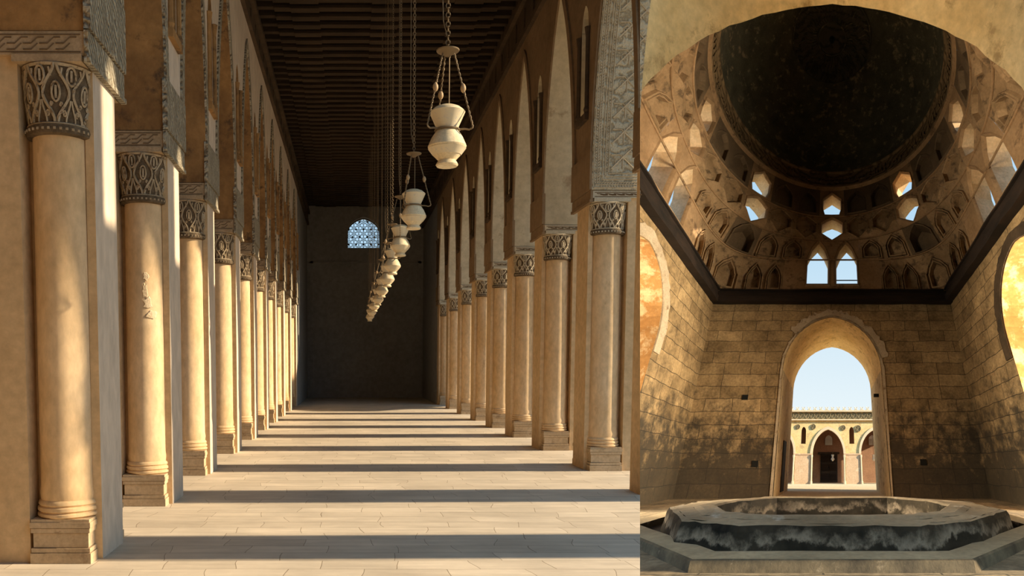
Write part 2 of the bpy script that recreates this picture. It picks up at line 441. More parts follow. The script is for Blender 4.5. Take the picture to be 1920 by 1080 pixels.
lw, l_arch, l_win, l_low = arcade_wall('wall_left', LX+.02, LX-LW, LEFT, 4.0, LEFT[-1]+PL, SPR+.05, APEX, 5.35, 7.0, WTOP+.2, [M['greyface'], M['intr_l']])
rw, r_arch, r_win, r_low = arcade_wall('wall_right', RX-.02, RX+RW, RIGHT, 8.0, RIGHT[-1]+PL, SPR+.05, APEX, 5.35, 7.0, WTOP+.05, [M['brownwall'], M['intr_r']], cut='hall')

# carved bands round each arch, on the hall faces
def arch_bands(parent, xf, d, arches, spr, apex, ymin, mat, cut=None):
    for c, h in arches:
        if c - h < ymin - 1.0: continue
        pts = []
        for k in range(41):
            y = c - h*math.cos(PI*k/40)
            pts.append((y, spr + (apex-spr)*pointed(y-c, h, 2.2)))
        mb = MB(); rg = []
        for i, (y, z) in enumerate(pts):
            a = pts[max(i-1, 0)]; b = pts[min(i+1, 40)]
            t = V((b[0]-a[0], b[1]-a[1])).normalized()
            if i < 2: t = V((0, 1))
            if i > 38: t = V((0, -1))
            n = V((-t[1], t[0]))
            if i == 20: n = V((0, 1))
            w = .13
            yo = y + n[0]*w; zo = z + n[1]*w
            if (i < 20 and yo > c) or (i > 20 and yo < c): yo = c
            zo = min(zo, WTOP)
            rg.append([(xf, y, z), (xf+d*.03, y, z), (xf+d*.03, yo, zo), (xf, yo, zo)])
        mb.rings(rg, True, True, True)
        mb.build('arch_moulding', mat, parent, cut=cut)
arch_bands(lw, LX+.02, 1, l_arch, SPR+.05, APEX, 6.0, M['carved'])
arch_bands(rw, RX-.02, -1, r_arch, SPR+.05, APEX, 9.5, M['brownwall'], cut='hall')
# carved springer panels above each pier, sloping underside
def springers(parent, xf, d, piers, mat, z0, cut=None):
    for p in piers:
        mb = MB()
        mb.box((xf - d*.02, p-.03, z0), (xf + d*.035, p+PL+.03, z0+.55))
        mb.build('springer_panel', mat, parent, cut=cut)
springers(lw, LX+.02, 1, LEFT, M['carved'], SPR+.055)
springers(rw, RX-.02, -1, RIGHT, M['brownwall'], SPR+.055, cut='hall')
# small engaged colonnettes beside each spandrel window
for (par, xf, d, wins, cut) in ((lw, LX+.02, 1, l_win, None), (rw, RX-.02, -1, r_win, 'hall')):
    for c in wins:
        mb = MB()
        for s in (-1, 1):
            mb.lathe([(.035, 5.35), (.05, 5.4), (.035, 5.45), (.035, 6.45), (.055, 6.6)], (xf + d*.02, c+s*.22, 0), 8)
        mb.box((xf, c-.26, 5.25), (xf+d*.06, c+.26, 5.35))
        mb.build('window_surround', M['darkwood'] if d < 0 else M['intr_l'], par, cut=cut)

# solid walls closing the last dark bay
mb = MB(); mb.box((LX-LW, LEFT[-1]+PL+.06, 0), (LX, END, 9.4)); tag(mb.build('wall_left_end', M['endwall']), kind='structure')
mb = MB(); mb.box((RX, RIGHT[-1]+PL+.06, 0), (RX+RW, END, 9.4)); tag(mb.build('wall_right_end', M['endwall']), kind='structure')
mb = MB(); mb.box((-7.6, -1, 0), (-7.3, END, 9.4)); tag(mb.build('wall_aisle', M['brownwall']), kind='structure')
mb = MB(); mb.box((-7.6, -1.3, 0), (2.6, -1.0, 9.4)); tag(mb.build('wall_rear', M['brownwall']), kind='structure')
# end wall with pointed window
EWC, EWH, EWZ0, EWZ1 = .69, .78, 7.25, 8.72
hs = [-7.6, LX-.5] + [EWC - EWH*math.cos(PI*k/24) for k in range(25)] + [RX+RW+.2]
def ew_low(x): return EWZ0 + .75 + (EWZ1-EWZ0-.75)*pointed(x-EWC, EWH, 1.35)
def ew_sol(a, b):
    m = (a+b)/2
    if abs(m-EWC) < EWH: return [((0, 0), (EWZ0, EWZ0)), ((ew_low(a), ew_low(b)), (9.4, 9.4))]
    return [((0, 0), (9.4, 9.4))]
mb = MB(); put = lambda h, t, z: (h, t, z)
strip_wall(mb, put, hs, ew_sol, END, END+.7)
for s in (-EWH, EWH): side(mb, put, EWC+s, END, END+.7, EWZ0, EWZ0+.75)
# blind frame around the bay
mb.box((-1.9, END-.06, 0), (-1.75, END, 6.6)); mb.box((3.35, END-.06, 0), (3.5, END, 6.6)); mb.box((-1.9, END-.06, 6.5), (3.5, END, 6.6))
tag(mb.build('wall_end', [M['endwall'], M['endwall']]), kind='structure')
# star lattice grille: three families of bars, with rings at the crossings
mb = MB()
def inside(x, z): return abs(x) < EWH-.01 and z > 0 and z < (ew_low(x+EWC) - EWZ0)
S = .135
yy = END + .3
for fam in range(6):
    a = fam*PI/6; dx, dz = math.cos(a), math.sin(a); nx, nz = -dz, dx
    sp = S if fam % 2 == 0 else S*1.732
    for i in range(-22, 23):
        o_ = i*sp + (S*.5 if fam % 2 == 0 else 0)
        run = []
        for j in range(-60, 61):
            t = j*.03; x = nx*o_ + dx*t; z = nz*o_ + dz*t + .72
            if inside(x, z): run.append((x+EWC, yy, z+EWZ0))
            else:
                if len(run) > 1: mb.tube([run[0], run[-1]], .008, 4)
                run = []
        if len(run) > 1: mb.tube([run[0], run[-1]], .008, 4)
for i in range(-2, 3):
    for j in range(0, 4):
        x = i*.36 + (.18 if j % 2 else 0); z = .2 + j*.36
        if inside(x, z+.05):
            mb.prism([(0,0)]*0 or [(x+EWC+.055*math.cos(k*PI/3), 0+.055*math.sin(k*PI/3)) for k in range(6)], 0, .02) if False else None
            n = 8; r0 = [(x+EWC+.05*math.cos(2*PI*k/n), yy-.012, z+EWZ0+.05*math.sin(2*PI*k/n)) for k in range(n)]
            mb.face([mb.vert(p) for p in r0])
edge = [(EWC + EWH*.985*u, yy, EWZ0 + .02) for u in (-1, 1)]
arc = [(EWC - EWH*.985*math.cos(PI*k/24), yy, ew_low(EWC - EWH*.985*math.cos(PI*k/24)) - .015) for k in range(25)]
mb.tube([edge[0]] + arc + [edge[1]], .025, 4, closed=True)
tag(mb.build('window_1', M['lattice']), kind='structure')

# ceiling boards, frieze boards, joists
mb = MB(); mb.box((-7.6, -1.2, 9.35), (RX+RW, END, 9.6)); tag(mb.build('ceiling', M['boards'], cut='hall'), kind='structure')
def frieze(name, x, d, z0, y0, cut=None):
    mb = MB()
    for (za, zb, o_) in ((z0, z0+.1, .10), (z0+.1, 8.85, .05), (8.85, 8.97, .14), (8.97, 9.35, .08)):
        xs = sorted((x - d*.2, x + d*o_)); mb.box((xs[0], y0, za), (xs[1], END, zb))
    k = y0
    while k < END-.3:
        xs = sorted((x + d*.05, x + d*.07)); mb.box((xs[0], k, z0+.2), (xs[1], k+.05, 8.75)); k += .8
    return tag(mb.build(name, M['darkwood'], cut=cut), kind='structure')
frieze('trim_1', LX, 1, 8.33, 3.0); frieze('trim_2', RX, -1, 8.18, 7.0, 'hall')
mb = MB()
mb.box((LX-.0, -.075, 0), (RX+.0, .075, .17))
mb.box((LX+.45, -.095, -.03), (RX-.45, .095, .03))
for s in (LX+1.1, LX+2.81, RX-1.1): mb.box((s-.3, -.11, -.05), (s+.3, .11, .0))
J0 = mb.build('ceiling_joist', M['joist'], loc=(0, 15.4, 9.13))
ys = [15.4 + .42*i for i in range(1, 56)]
tag(J0, 'dark timber joist crossing the hall ceiling', 'beam', 'dark joists across the hall ceiling')
for y in ys:
    o = J0.copy(); C.objects.link(o); o.location = (0, y, 9.13)

# ---- piers
CR = .222
def capital(par, cx, cy, z0, z1, s, vine):
    H = z1-z0
    cap = MB()
    def rad(v): return .232 + .038*v*v + .012*math.sin(PI*v)
    prof = [(CR+.005, z0-.01), (CR+.035, z0), (CR+.045, z0+.03), (CR+.035, z0+.065), (rad(0), z0+.075)] + [(rad(k/8), z0+.075+(H-.075)*k/8) for k in range(1, 9)]
    cap.lathe(prof, (cx, cy, 0), 32)
    base = cap.build('capital', M['capbase'], par, smooth=True)
    mb = MB(); per = 7
    def P(u, v, e=.006):
        a = 2*PI*u/per; r = rad(v)+e
        return (cx + r*math.cos(a), cy + r*math.sin(a), z0+.085+(H-.1)*v)
    for k in range(per):
        for sg in (-1, 1):
            mb.tube([P(k + sg*(.26+.19*math.cos(2*PI*v/14*1.0)), v/14) for v in range(15)], .013, 4)
            mb.tube([P(k + sg*(.10+.07*math.cos(PI*v/6)), .0+.38*v/6) for v in range(7)], .008, 4)
            # curled leaf tips
            mb.tube([P(k + sg*(.22+.075*(1-t/12)*math.cos(t*.85)), .14+.07*(1-t/12)*math.sin(t*.85)) for t in range(11)], .009, 4)
        for q_ in (-.16, .16):
            mb.tube([P(k + .5 + q_ + .05*(1-t/10)*math.cos(t*.9), .30+.05*(1-t/10)*math.sin(t*.9)) for t in range(9)], .008, 4)
            mb.tube([P(k + q_*1.9 , .93), P(k + q_*2.2, .78)], .010, 4)
        mb.tube([P(k + .5 + .13*math.sin(2*PI*t/14)*(1 if True else 0), .52+.17*math.cos(2*PI*t/14)) for t in range(14)], .010, 4, closed=True)
        mb.tube([P(k + .15*math.sin(2*PI*t/14), .80+.16*math.cos(2*PI*t/14)) for t in range(14)], .011, 4, closed=True)
        mb.tube([P(k, .70), P(k, .9)], .012, 4); mb.tube([P(k+.5, .40), P(k+.5, .62)], .012, 4)
    mb.tube([P(per*t/40, -.03, .012) for t in range(40)], .012, 4, closed=True)
    mb.tube([P(per*t/40, 1.0, .0) for t in range(40)], .016, 4, closed=True)
    # bead row on the collar
    for k in range(36):
        a = 2*PI*k/36; r = CR+.04
        p = V((cx + r*math.cos(a), cy + r*math.sin(a), z0+.03)); mb.box(p - V((.009,)*3), p + V((.009,)*3))
    mb.build('carved_scrolls', vine, base)

def pier(name, s, W, loc, pal, parts_far=True, cut=None, zc0=3.40, zc1=3.93):
    """s = -1: wall extends to -x (left arcade); s = +1: to +x"""
    root = empty(name, loc)
    core, colm, gface, vine, imp = pal
    X = lambda v: s*v
    def bx(mb, xa, xb, ya, yb, za, zb):
        a, b = sorted((X(xa), X(xb))); mb.box((a, ya, za), (b, yb, zb))
    top = SPR+.03
    # block: a body with its inner corners notched for the columns
    mb = MB()
    poly = [(X(0), .17), (X(.07), .17), (X(.07), .24), (X(.54), .24), (X(.54), .03), (X(W), .03), (X(W), PL-.03), (X(.54), PL-.03), (X(.54), PL-.24), (X(.07), PL-.24), (X(.07), PL-.17), (X(0), PL-.17)]
    if cut: poly = [(X(0), 0), (X(W), 0), (X(W), PL), (X(0), PL)]
    n = len(poly)
    a = [mb.vert((x, y, 0)) for x, y in poly]; b = [mb.vert((x, y, top)) for x, y in poly]
    for k in range(n):
        mb.cur = 1 if k == n-1 else 0
        mb.face((a[k], a[(k+1) % n], b[(k+1) % n], b[k]))
    mb.cur = 0; mb.face(list(reversed(a))); mb.face(b)
    mb.build('pier_block', [core, gface], root, cut=cut)
    for ci, cy in enumerate((.23, PL-.23)):
        cx = X(.285)
        # rings and shaft
        m = MB()
        prof = [(CR+.012, .36), (CR+.03, .375), (CR+.03, .395), (CR+.012, .405), (CR+.028, .42), (CR+.026, .445), (CR+.01, .455), (CR+.022, .47), (CR+.018, .49), (CR+.002, .505), (CR+.008, .56), (CR, .62), (CR-.002, 1.8), (CR-.008, zc0)]
        m.lathe(prof, (cx, cy, 0), 40); m.build('column_shaft', colm, root, smooth=True, cut=cut)
        # plinth of stacked mouldings
        m = MB()
        yo = (lambda a_, b_: (cy-a_, cy+b_))
        for (z0, z1, e) in ((0, .085, .243), (.09, .125, .236), (.13, .245, .222), (.25, .285, .236), (.29, .335, .243), (.335, .36, .235)):
            bx(m, .285-e, .285+e, cy-e, cy+e, z0, z1)
        m.build('plinth', M['plinth'], root, cut=cut)
        if not cut:
            capital(root, cx, cy, zc0, zc1, s, vine)
        m = MB()
        bx(m, .02, .56, cy-.26, cy+.26, zc1, zc1+.055)
        m.build('abacus', imp, root, cut=cut)
    # impost block with a key pattern cut round it
    m = MB(); e = .022
    bx(m, .0, W+.0, -.015, PL+.015, zc1+.055, SPR+.04)
    zb = zc1+.075; zt = SPR+.015
    m.cur = 1
    x = .06
    while x < W-.12:
        for (xa, za, xb, zb2) in ((x, zt-.02, x+.05, zt-.02), (x+.05, zt-.02, x+.10, (zb+zt)/2), (x+.10, (zb+zt)/2, x+.16, (zb+zt)/2), (x+.05, (zb+zt)/2, x+.10, zb+.02), (x+.1, zb+.02, x+.16, zb+.02)):
            m.tube([(X(xa), -.017, za), (X(xb), -.017, zb2)], .006, 4)
        x += .125
    for z in (zb, zt): m.tube([(X(.03), -.017, z), (X(W-.03), -.017, z)], .005, 4)
    m.cur = 0
    m.build('impost', [imp, M['groove']], root, cut=cut)
    m = MB(); bx(m, -.035, -.001, -.03, PL+.03, zc1+.03, SPR+.045); bx(m, -.05, -.001, -.04, PL+.04, zc1-.01, zc1+.03)
    m.build('springer_panel', M['carved'] if s < 0 else M['brownwall'], root, cut=cut)
    return root

palL = (M['plaster'], M['column'], M['greyface'], M['vine'], M['impost'])
palR = (M['plaster'], M['column'], M['plaster'], M['vine_pale'], M['impost_pale'])
ords = ['nearest', 'second', 'third', 'fourth', 'fifth', 'sixth', 'seventh', 'eighth', 'ninth', 'tenth']
PLt = pier('arcade_pier', -1, LW, (LX, LEFT[0], 0), palL)
lab = ['largest tan plastered pier at the left edge, sunlit from its right, nearest left pier',
       'second pier along the left arcade, pale scratched patch on its sunlit column',
       'third pier along the left arcade, behind the pier with the scratched column',
       'fourth pier along the left arcade, grey face with a long sunlit strip',
       'fifth pier along the left arcade, narrow sunlit column beside grey face',
       'sixth pier along the left arcade, counted from the camera',
       'seventh pier along the left arcade, counted from the camera',
       'eighth pier along the left arcade, counted from the camera',
       'ninth pier along the left arcade, last but one before the dark wall',
       'last and smallest pier of the left arcade, beside the dark end wall']
for i, y in enumerate(LEFT):
    o = PLt if i == 0 else copy_tree(PLt)
    o.location = (LX, y, 0); tag(o, lab[i], 'pier', 'piers of the left arcade')
# pale scratched plaster patch on the second column
p2 = [o for o in bpy.data.objects if o.get('label') == lab[1]][0]
for (a0, zc, w, h) in ((-78, 2.42, .035, .10), (-70, 2.28, .05, .07), (-60, 2.16, .075, .05), (-74, 2.58, .03, .05)):
    mb = MB(); n = 14; rr_ = [1 + random.uniform(-.35, .3) for _ in range(n)]
    def cp(u, z, e): 
        a = math.radians(a0) + u/CR; return (-.285 + (CR+e)*math.cos(a), .23 + (CR+e)*math.sin(a), zc+z)
    ring = [cp(w*q*math.cos(2*PI*k/n), h*q*math.sin(2*PI*k/n), .0) for k, q in enumerate(rr_)]
    more = [[cp(w*g*q*math.cos(2*PI*k/n), h*g*q*math.sin(2*PI*k/n), .005) for k, q in enumerate(rr_)] for g in (.85, .6, .35, .1)]
    mb.rings([ring] + more, True, False, True)
    mb.build('scratched_patch', M['patch_pale'], p2)
PRt = pier('arcade_pier', 1, RW, (RX, RIGHT[1], 0), palR, zc0=3.54, zc1=4.0)
labr = ['largest full pier of the right arcade, under the ornate carved arch panel',
        'second full pier of the right arcade, left of the pier under the carved panel',
        'third full pier of the right arcade, plain block above its capital',
        'fourth full pier of the right arcade, counted from the camera',
        'fifth full pier of the right arcade, counted from the camera',
        'sixth full pier of the right arcade, counted from the camera',
        'seventh full pier of the right arcade, last but one before the dark wall',
        'last and smallest pier of the right arcade, beside the dark end wall']
for i, y in enumerate(RIGHT[1:]):
    o = PRt if i == 0 else copy_tree(PRt)
    o.location = (RX, y, 0); tag(o, labr[i], 'pier', 'piers of the right arcade')
o = pier('arcade_pier', 1, RW, (RX, RIGHT[0], 0), palR, cut='hall', zc0=3.54, zc1=4.0)
tag(o, 'brown edge of a pier cut off where the hall ends, rightmost of the arcade', 'pier', 'piers of the right arcade')

# ornate panel carved on the arch soffit over the first right pier
c_, h_ = [a for a in r_arch if abs(a[0]+a[1]-RIGHT[1]) < .1][0]
path = []
for k in range(60):
    y = c_ + h_*math.cos(PI/2*(k/59)**1.0*0.98)
    z = SPR+.05 + (APEX-SPR-.05)*pointed(y-c_, h_, 2.2); path.append((y, z))
# resample by length
cum = [0]
for a, b in zip(path, path[1:]): cum.append(cum[-1] + math.hypot(b[0]-a[0], b[1]-a[1]))
def along(t):
    t = max(0, min(t, cum[-1]-1e-4)); i = 0
    while cum[i+1] < t: i += 1
    f = (t-cum[i])/(cum[i+1]-cum[i]); return (path[i][0]*(1-f)+path[i+1][0]*f, path[i][1]*(1-f)+path[i+1][1]*f)
def Q(a, t, e=.015):
    y, z = along(t); y2, z2 = along(t+.02); n = V((y2-y, z2-z)).normalized()
    x = RX - .02 + a
    return (x, y - n[1]*e*1.0, z + n[0]*e*-1.0 if False else z - abs(n[0])*e)
L = min(cum[-1], 3.3)
mb = MB()
mb.rings([[Q(-.0, L*k/40, .0), Q(-.0, L*k/40, .03), Q(.66, L*k/40, .03), Q(.66, L*k/40, .0)] for k in range(41)], True, True, True)
pan = mb.build('carved_panel', M['carved_pale'], None); pan.parent = rw
mb = MB()
for a in (.02, .075, .105, .15, .185, .235):
    mb.tube([Q(a, .02 + (a) + (L-.05-a)*k/40, .036) for k in range(41)], .007, 4)
for t in (.03, .075, .105, .15, .19, .235): mb.tube([Q(t, t, .036), Q(.66, t, .036)], .007, 4)
k = .1
while k < L:      # rope twist and bead rows
    mb.tube([Q(.078, k, .036), Q(.102, k+.025, .036)], .007, 4); mb.box(V(Q(.048, k, .034))-V((.009,)*3), V(Q(.048, k, .034))+V((.009,)*3))
    mb.box(V(Q(.21, k+.1, .034))-V((.008,)*3), V(Q(.21, k+.1, .034))+V((.008,)*3))
    k += .04
a = .13
while a < .64:
    mb.tube([Q(a, .08, .036), Q(a+.025, .10, .036)], .007, 4); mb.box(V(Q(a, .05, .034))-V((.009,)*3), V(Q(a, .05, .034))+V((.009,)*3)); a += .04
t = .3
i = 0
while t < L-.3:   # interlaced strapwork with leaf curls
    mb.tube([Q(.27, t, .036), Q(.66, t+.38, .036)], .013, 4)
    mb.tube([Q(.27, t+.2, .036), Q(.40, t+.2, .036), Q(.66, t-.05, .036)], .010, 4)
    mb.tube([Q(.44, t, .036), Q(.44, t+.2, .036)], .010, 4)
    for q in range(2):
        cc = (.36 + .18*q, t+.1+.14*q)
        mb.tube([Q(cc[0]+.05*(1-j/14)*math.cos(j*.7), cc[1]+.06*(1-j/14)*math.sin(j*.7), .036) for j in range(13)], .008, 4)
    t += .36
sc = mb.build('strapwork', M['vine_pale'], None); sc.parent = pan

# unseen arcade added in place of near right piers, throws nearest two shadow bars
OX = 9.25
mbw, _, _, _ = arcade_wall('wall_shadow_arcade', OX, OX+RW, [6.72, 9.44], 3.0, 10.38, SPR+2.65, APEX+2.65, 5.35+2.65, 7.0+2.65, 14, [M['plaster'], M['plaster']])
for i, y in enumerate((6.72, 9.44)):
    mb = MB(); mb.box((0, 0, -.3), (RW, PL, SPR+2.63)); mb.box((-.04, -.04, SPR+2.4), (RW+.04, PL+.04, SPR+2.63)); mb.box((-.04, -.04, -.3), (RW+.04, PL+.04, .3))
    o = mb.build('shadow_pier', M['plaster'], loc=(OX, y, 0)); tag(o, 'plain pier added outside the picture on the right to cast a shadow bar', 'pier', 'added shadow-casting piers')

# ---- hanging lamps
LAMPX = .75
def make_lamp(loc, zc):
    root = empty('hanging_lamp', loc)
    # z = 0 at the foot of the jar
    b = MB(); b.lathe([(.02, 0), (.078, 0), (.086, .012), (.078, .028), (.066, .045), (.10, .08), (.142, .135), (.148, .15), (.142, .165), (.12, .215), (.088, .262)], n=40)
    body = b.build('jar', M['ceramic'], root, smooth=True)
    g = MB(); g.lathe([(.106, .083), (.145, .134), (.1455, .1345), (.107, .0835)], n=40, cap=False); g.build('painted_band', M['glaze'], body, smooth=True)
    b = MB(); b.lathe([(.084, .26), (.080, .275), (.084, .29), (.136, .405), (.132, .408), (.08, .29)], n=40, cap=False); b.build('flared_neck', M['glaze'], root, smooth=True)
    b = MB(); b.lathe([(.131, .405), (.128, .415), (.10, .438), (.06, .455), (.02, .462), (.0, .463)], n=32); b.build('lid', M['ceramic'], root, smooth=True)
    # ring with three arms
    r = MB()
    r.tube([(.092*math.cos(2*PI*k/24), .092*math.sin(2*PI*k/24), .272) for k in range(24)], .008, 6, closed=True)
    arms = [-.35, 1.9, 3.75]
    for a in arms:
        d = V((math.cos(a), math.sin(a), 0))
        r.tube([d*.09+V((0,0,.272)), d*.14+V((0,0,.27)), d*.17+V((0,0,.262)), d*.195+V((0,0,.272)), d*.2+V((0,0,.29))], .007, 6)
    r.build('ring', M['iron'], root, smooth=True)
    zt = .86
    dsk = MB(); dsk.lathe([(.0, zt-.035), (.02, zt-.035), (.05, zt-.012), (.085, zt), (.088, zt+.008), (.06, zt+.012), (.0, zt+.015)], n=28)
    dsk.build('canopy', M['iron'], root, smooth=True)
    rod = MB(); rod.tube([(.012, 0, .46), (.012, 0, zt-.05), (.025, 0, zt-.02)], .005, 6); rod.build('rod', M['iron'], root)
    for a in arms:
        d = V((math.cos(a), math.sin(a), 0)); p0 = d*.198+V((0,0,.285)); p1 = d*.05+V((0,0,zt-.02))
        c = MB(); n = 44
        # twisted cord
        for ph in (0, PI):
            c.tube([p0.lerp(p1, k/n) + V((.004*math.cos(k*1.1+ph), .004*math.sin(k*1.1+ph), 0)) for k in range(n+1)], .0045, 4)
        cord = c.build('cord', M['iron'], root)
        m_ = p0.lerp(p1, .52); bd = MB(); bd.lathe([(.004, -.035), (.014, -.026), (.021, -.008), (.02, .01), (.012, .026), (.004, .034)], m_, 14)
        bd.build('bead', M['bead'], cord, smooth=True)
    ch = MB(); z = zt+.01; k = 0
    while z < zc:
        R_ = .021; pts = []
        for j in range(8):
            q = 2*PI*j/8; u = R_*.75*math.cos(q)
            pts.append((u, 0, z+R_+R_*math.sin(q)) if k % 2 else (0, u, z+R_+R_*math.sin(q)))
        ch.tube(pts, .0048, 4, closed=True); z += R_*1.62; k += 1
    ch.build('chain', M['iron'], root)
    w = MB(); w.tube([(-.035, 0, zt+.22), (-.045, .0, zt+.5), (-.043, 0, zc)], .004, 4); w.tube([(0, 0, zt+.1), (-.02, 0, zt+.16), (-.035, 0, zt+.22)], .004, 4)
    w.build('cable', M['iron'], root)
    return root
LY = [3.32, 6.27, 9.48, 11.95, 14.1, 16.0, 18.6, 21.2, 24.0, 26.8, 29.6]
LZ = [3.10, 3.12, 3.18, 3.2, 3.17, 3.14, 3.15, 3.16, 3.18, 3.18, 3.2]
ll = ['cream ceramic lamp overhead, only its foot showing at the top edge',
      'largest cream ceramic lamp hanging in full view, blue painted neck, three beaded cords',
      'second largest cream hanging lamp, just below and left of the largest',
      'third largest hanging lamp, below the second one',
      'fourth hanging lamp down the row, in front of the dark wall',
      'fifth hanging lamp down the row, in front of the dark wall',
      'sixth hanging lamp down the row, in front of the dark wall',
      'seventh hanging lamp down the row, partly behind the sixth',
      'eighth hanging lamp down the row, partly behind the seventh',
      'ninth hanging lamp down the row, last but one',
      'last and lowest hanging lamp of the row, the smallest']
L0 = make_lamp((LAMPX, LY[0], LZ[0]), 9.3-LZ[0]+.3)
for i, (y, z) in enumerate(zip(LY, LZ)):
    o = L0 if i == 0 else copy_tree(L0)
    o.location = (LAMPX, y, z-.18 if False else z); o.rotation_euler = (0, 0, [0, 0, .3, .9, -.5, .2, 1.3, .7, -.3, .4, .1][i]); tag(o, ll[i], 'lamp', 'lamps hanging along the hall')

# ================================================================== THE DOMED CHAMBER
CY = 7.85; HW = 5.72; YB = CY+HW; TW = 4.2
AH, AS, AT = 2.12, 3.65, 6.1      # passage half width, spring, apex
YN = 2.05
def arch_z(u): return AS + (AT-AS)*pointed(u, AH, 1.12)
def SMB(): return MB(site)
CUT = 'chamber'

# floor and court
mb = SMB()
mb.quad((-9, 4.0, -1), (9, 4.0, -1), (9, YB, -1), (-9, YB, -1))
tag(mb.build('floor_chamber', M['chfloor'], cut=CUT), kind='structure')
mb = SMB(); mb.box((-14, YB, -1.3), (16, 40, -1)); tag(mb.build('floor_court', M['court'], cut=CUT), kind='structure')

def strip_hs(c, lo, hi, half, n=20):
    hs = [lo + (c-half-lo)*k/6 for k in range(6)] + [c - half*math.cos(PI*k/n) for k in range(n+1)] + [c+half + (hi-c-half)*k/6 for k in range(1, 7)]
    return hs
def wall_with_arch(name, put, c, lo, hi, t0, t1, mface, mintr, ztop=6.95, AH=AH):
    mb = SMB()
    arch_z = lambda u: AS + (AT-AS)*pointed(u, AH, 1.12)
    hs = strip_hs(c, lo, hi, AH)
    def sol(a, b):
        m = (a+b)/2
        if abs(m-c) < AH: return [((arch_z(a-c), arch_z(b-c)), (ztop, ztop))]
        out = []
        return [((-1, -1), (ztop, ztop))]
    strip_wall(mb, put, hs, sol, t0, t1)
    mb.cur = 2
    nz = 8
    for s in (-AH, AH):
        for k in range(nz):
            side(mb, put, c+s, t0, t1, -1+(AS+1)*k/nz, -1+(AS+1)*(k+1)/nz, 2)
    return mb.build(name, [mface, M['vault'] if mintr is M['jamb'] else mintr, mintr], cut=CUT, kind='structure')
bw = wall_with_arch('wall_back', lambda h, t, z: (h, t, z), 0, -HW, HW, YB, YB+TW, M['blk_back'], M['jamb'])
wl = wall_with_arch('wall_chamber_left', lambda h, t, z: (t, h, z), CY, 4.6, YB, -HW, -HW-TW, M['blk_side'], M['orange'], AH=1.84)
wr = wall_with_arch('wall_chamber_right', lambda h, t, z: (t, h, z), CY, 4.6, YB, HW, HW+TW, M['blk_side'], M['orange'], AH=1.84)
# soot-stained arch rings on the side walls, pale ragged plaster ring round the far arch
def arch_ring(parent, name, put, c, t0, t1, w, mat, zlow, ragged=0, a0=0, a1=60, hh=AH):
    pts = [(c-hh, zlow)] if a0 == 0 else []
    for k in range(a0, a1+1):
        u = -hh*math.cos(PI*k/60); pts.append((c+u, arch_z(u*AH/hh*.9999)))
    if a1 == 60: pts.append((c+hh, zlow))
    mb = SMB(); rg = []
    for i, (h, z) in enumerate(pts):
        a = pts[max(i-1, 0)]; b = pts[min(i+1, len(pts)-1)]
        t = V((b[0]-a[0], b[1]-a[1])).normalized(); n = V((-t[1], t[0]))
        ww = w*(1+random.uniform(-ragged, ragged)); 
        io = .02 + random.uniform(0, ragged*.06)
        rg.append([put(h+n[0]*io, t0, z+n[1]*io), put(h+n[0]*io, t1, z+n[1]*io), put(h+n[0]*ww, t1, z+n[1]*ww), put(h+n[0]*ww, t0, z+n[1]*ww)])
    mb.rings(rg, True, True, True)
    return mb.build(name, mat, parent, cut=CUT)
arch_ring(wl, 'arch_ring', lambda h, t, z: (t, h, z), CY, -HW, -HW+.05, .42, M['patch'], 3.2, .12, hh=1.84)
arch_ring(wr, 'arch_ring', lambda h, t, z: (t, h, z), CY, HW, HW-.05, .42, M['soot'], 3.0, .1, hh=1.84)
arch_ring(bw, 'plaster_patch', lambda h, t, z: (h, t, z), 0, YB, YB-.03, .42, M['patch'], 2.6, .22, 14, 56)
arch_ring(bw, 'arch_edge', lambda h, t, z: (h, t, z), 0, YB, YB-.03, .12, M['patch'], -1, .3)
# rough worn timber edge on the right jamb, dark door recess on the left jamb
mb = SMB()
mb.box((-AH-.01, YB+1.6, -.9), (-AH+.04, YB+2.5, 1.0)); mb.build('jamb_door', M['timber'], bw, cut=CUT)
mb = SMB(); mb.box((AH-.22, YB+1.2, 2.75), (AH+.01, YB+1.35, 2.88)); mb.build('iron_bracket', M['drain'], bw, cut=CUT)
for i in range(3):
    mb = SMB(); x, z = [(-2.9, .9-1+.2), (-3.6, 2.5), (3.45, .15)][i]
    mb.box((x-.12, YB-.02, z-.1), (x+.12, YB+.1, z+.1)); mb.build('wall_socket', M['drain'], bw, cut=CUT)

# near passage vault over the camera side: a thick barrel of masonry
mb = SMB()
nh = 40; ny = 8; NH = 2.24
us = [-NH*math.cos(PI*k/nh) for k in range(nh+1)]
def naz(u): return 3.45 + (6.17-3.45)*pointed(u, NH*1.0001, 1.1)
rg = []
for j in range(ny+1):
    y = 1.28 + (YN-1.28)*j/ny
    e = .012 if j == ny else 0
    rg.append([(-NH, y, 3.0)] + [(u + random.uniform(-e, e), y + random.uniform(-e, e), naz(u) + random.uniform(-e, e)) for u in us] + [(NH, y, 3.0)])
o1 = [(p[0]*1.22, YN, 3.0 + (p[2]-3.0)*1.16) for p in rg[-1]]
o0 = [(p[0]*1.22, 1.28, 3.0 + (p[2]-3.0)*1.16) for p in rg[0]]
mb.rings(rg + [o1, o0, rg[0]], False)
tag(mb.build('wall_near_arch', M['vault'], cut=CUT, smooth=True), kind='structure')

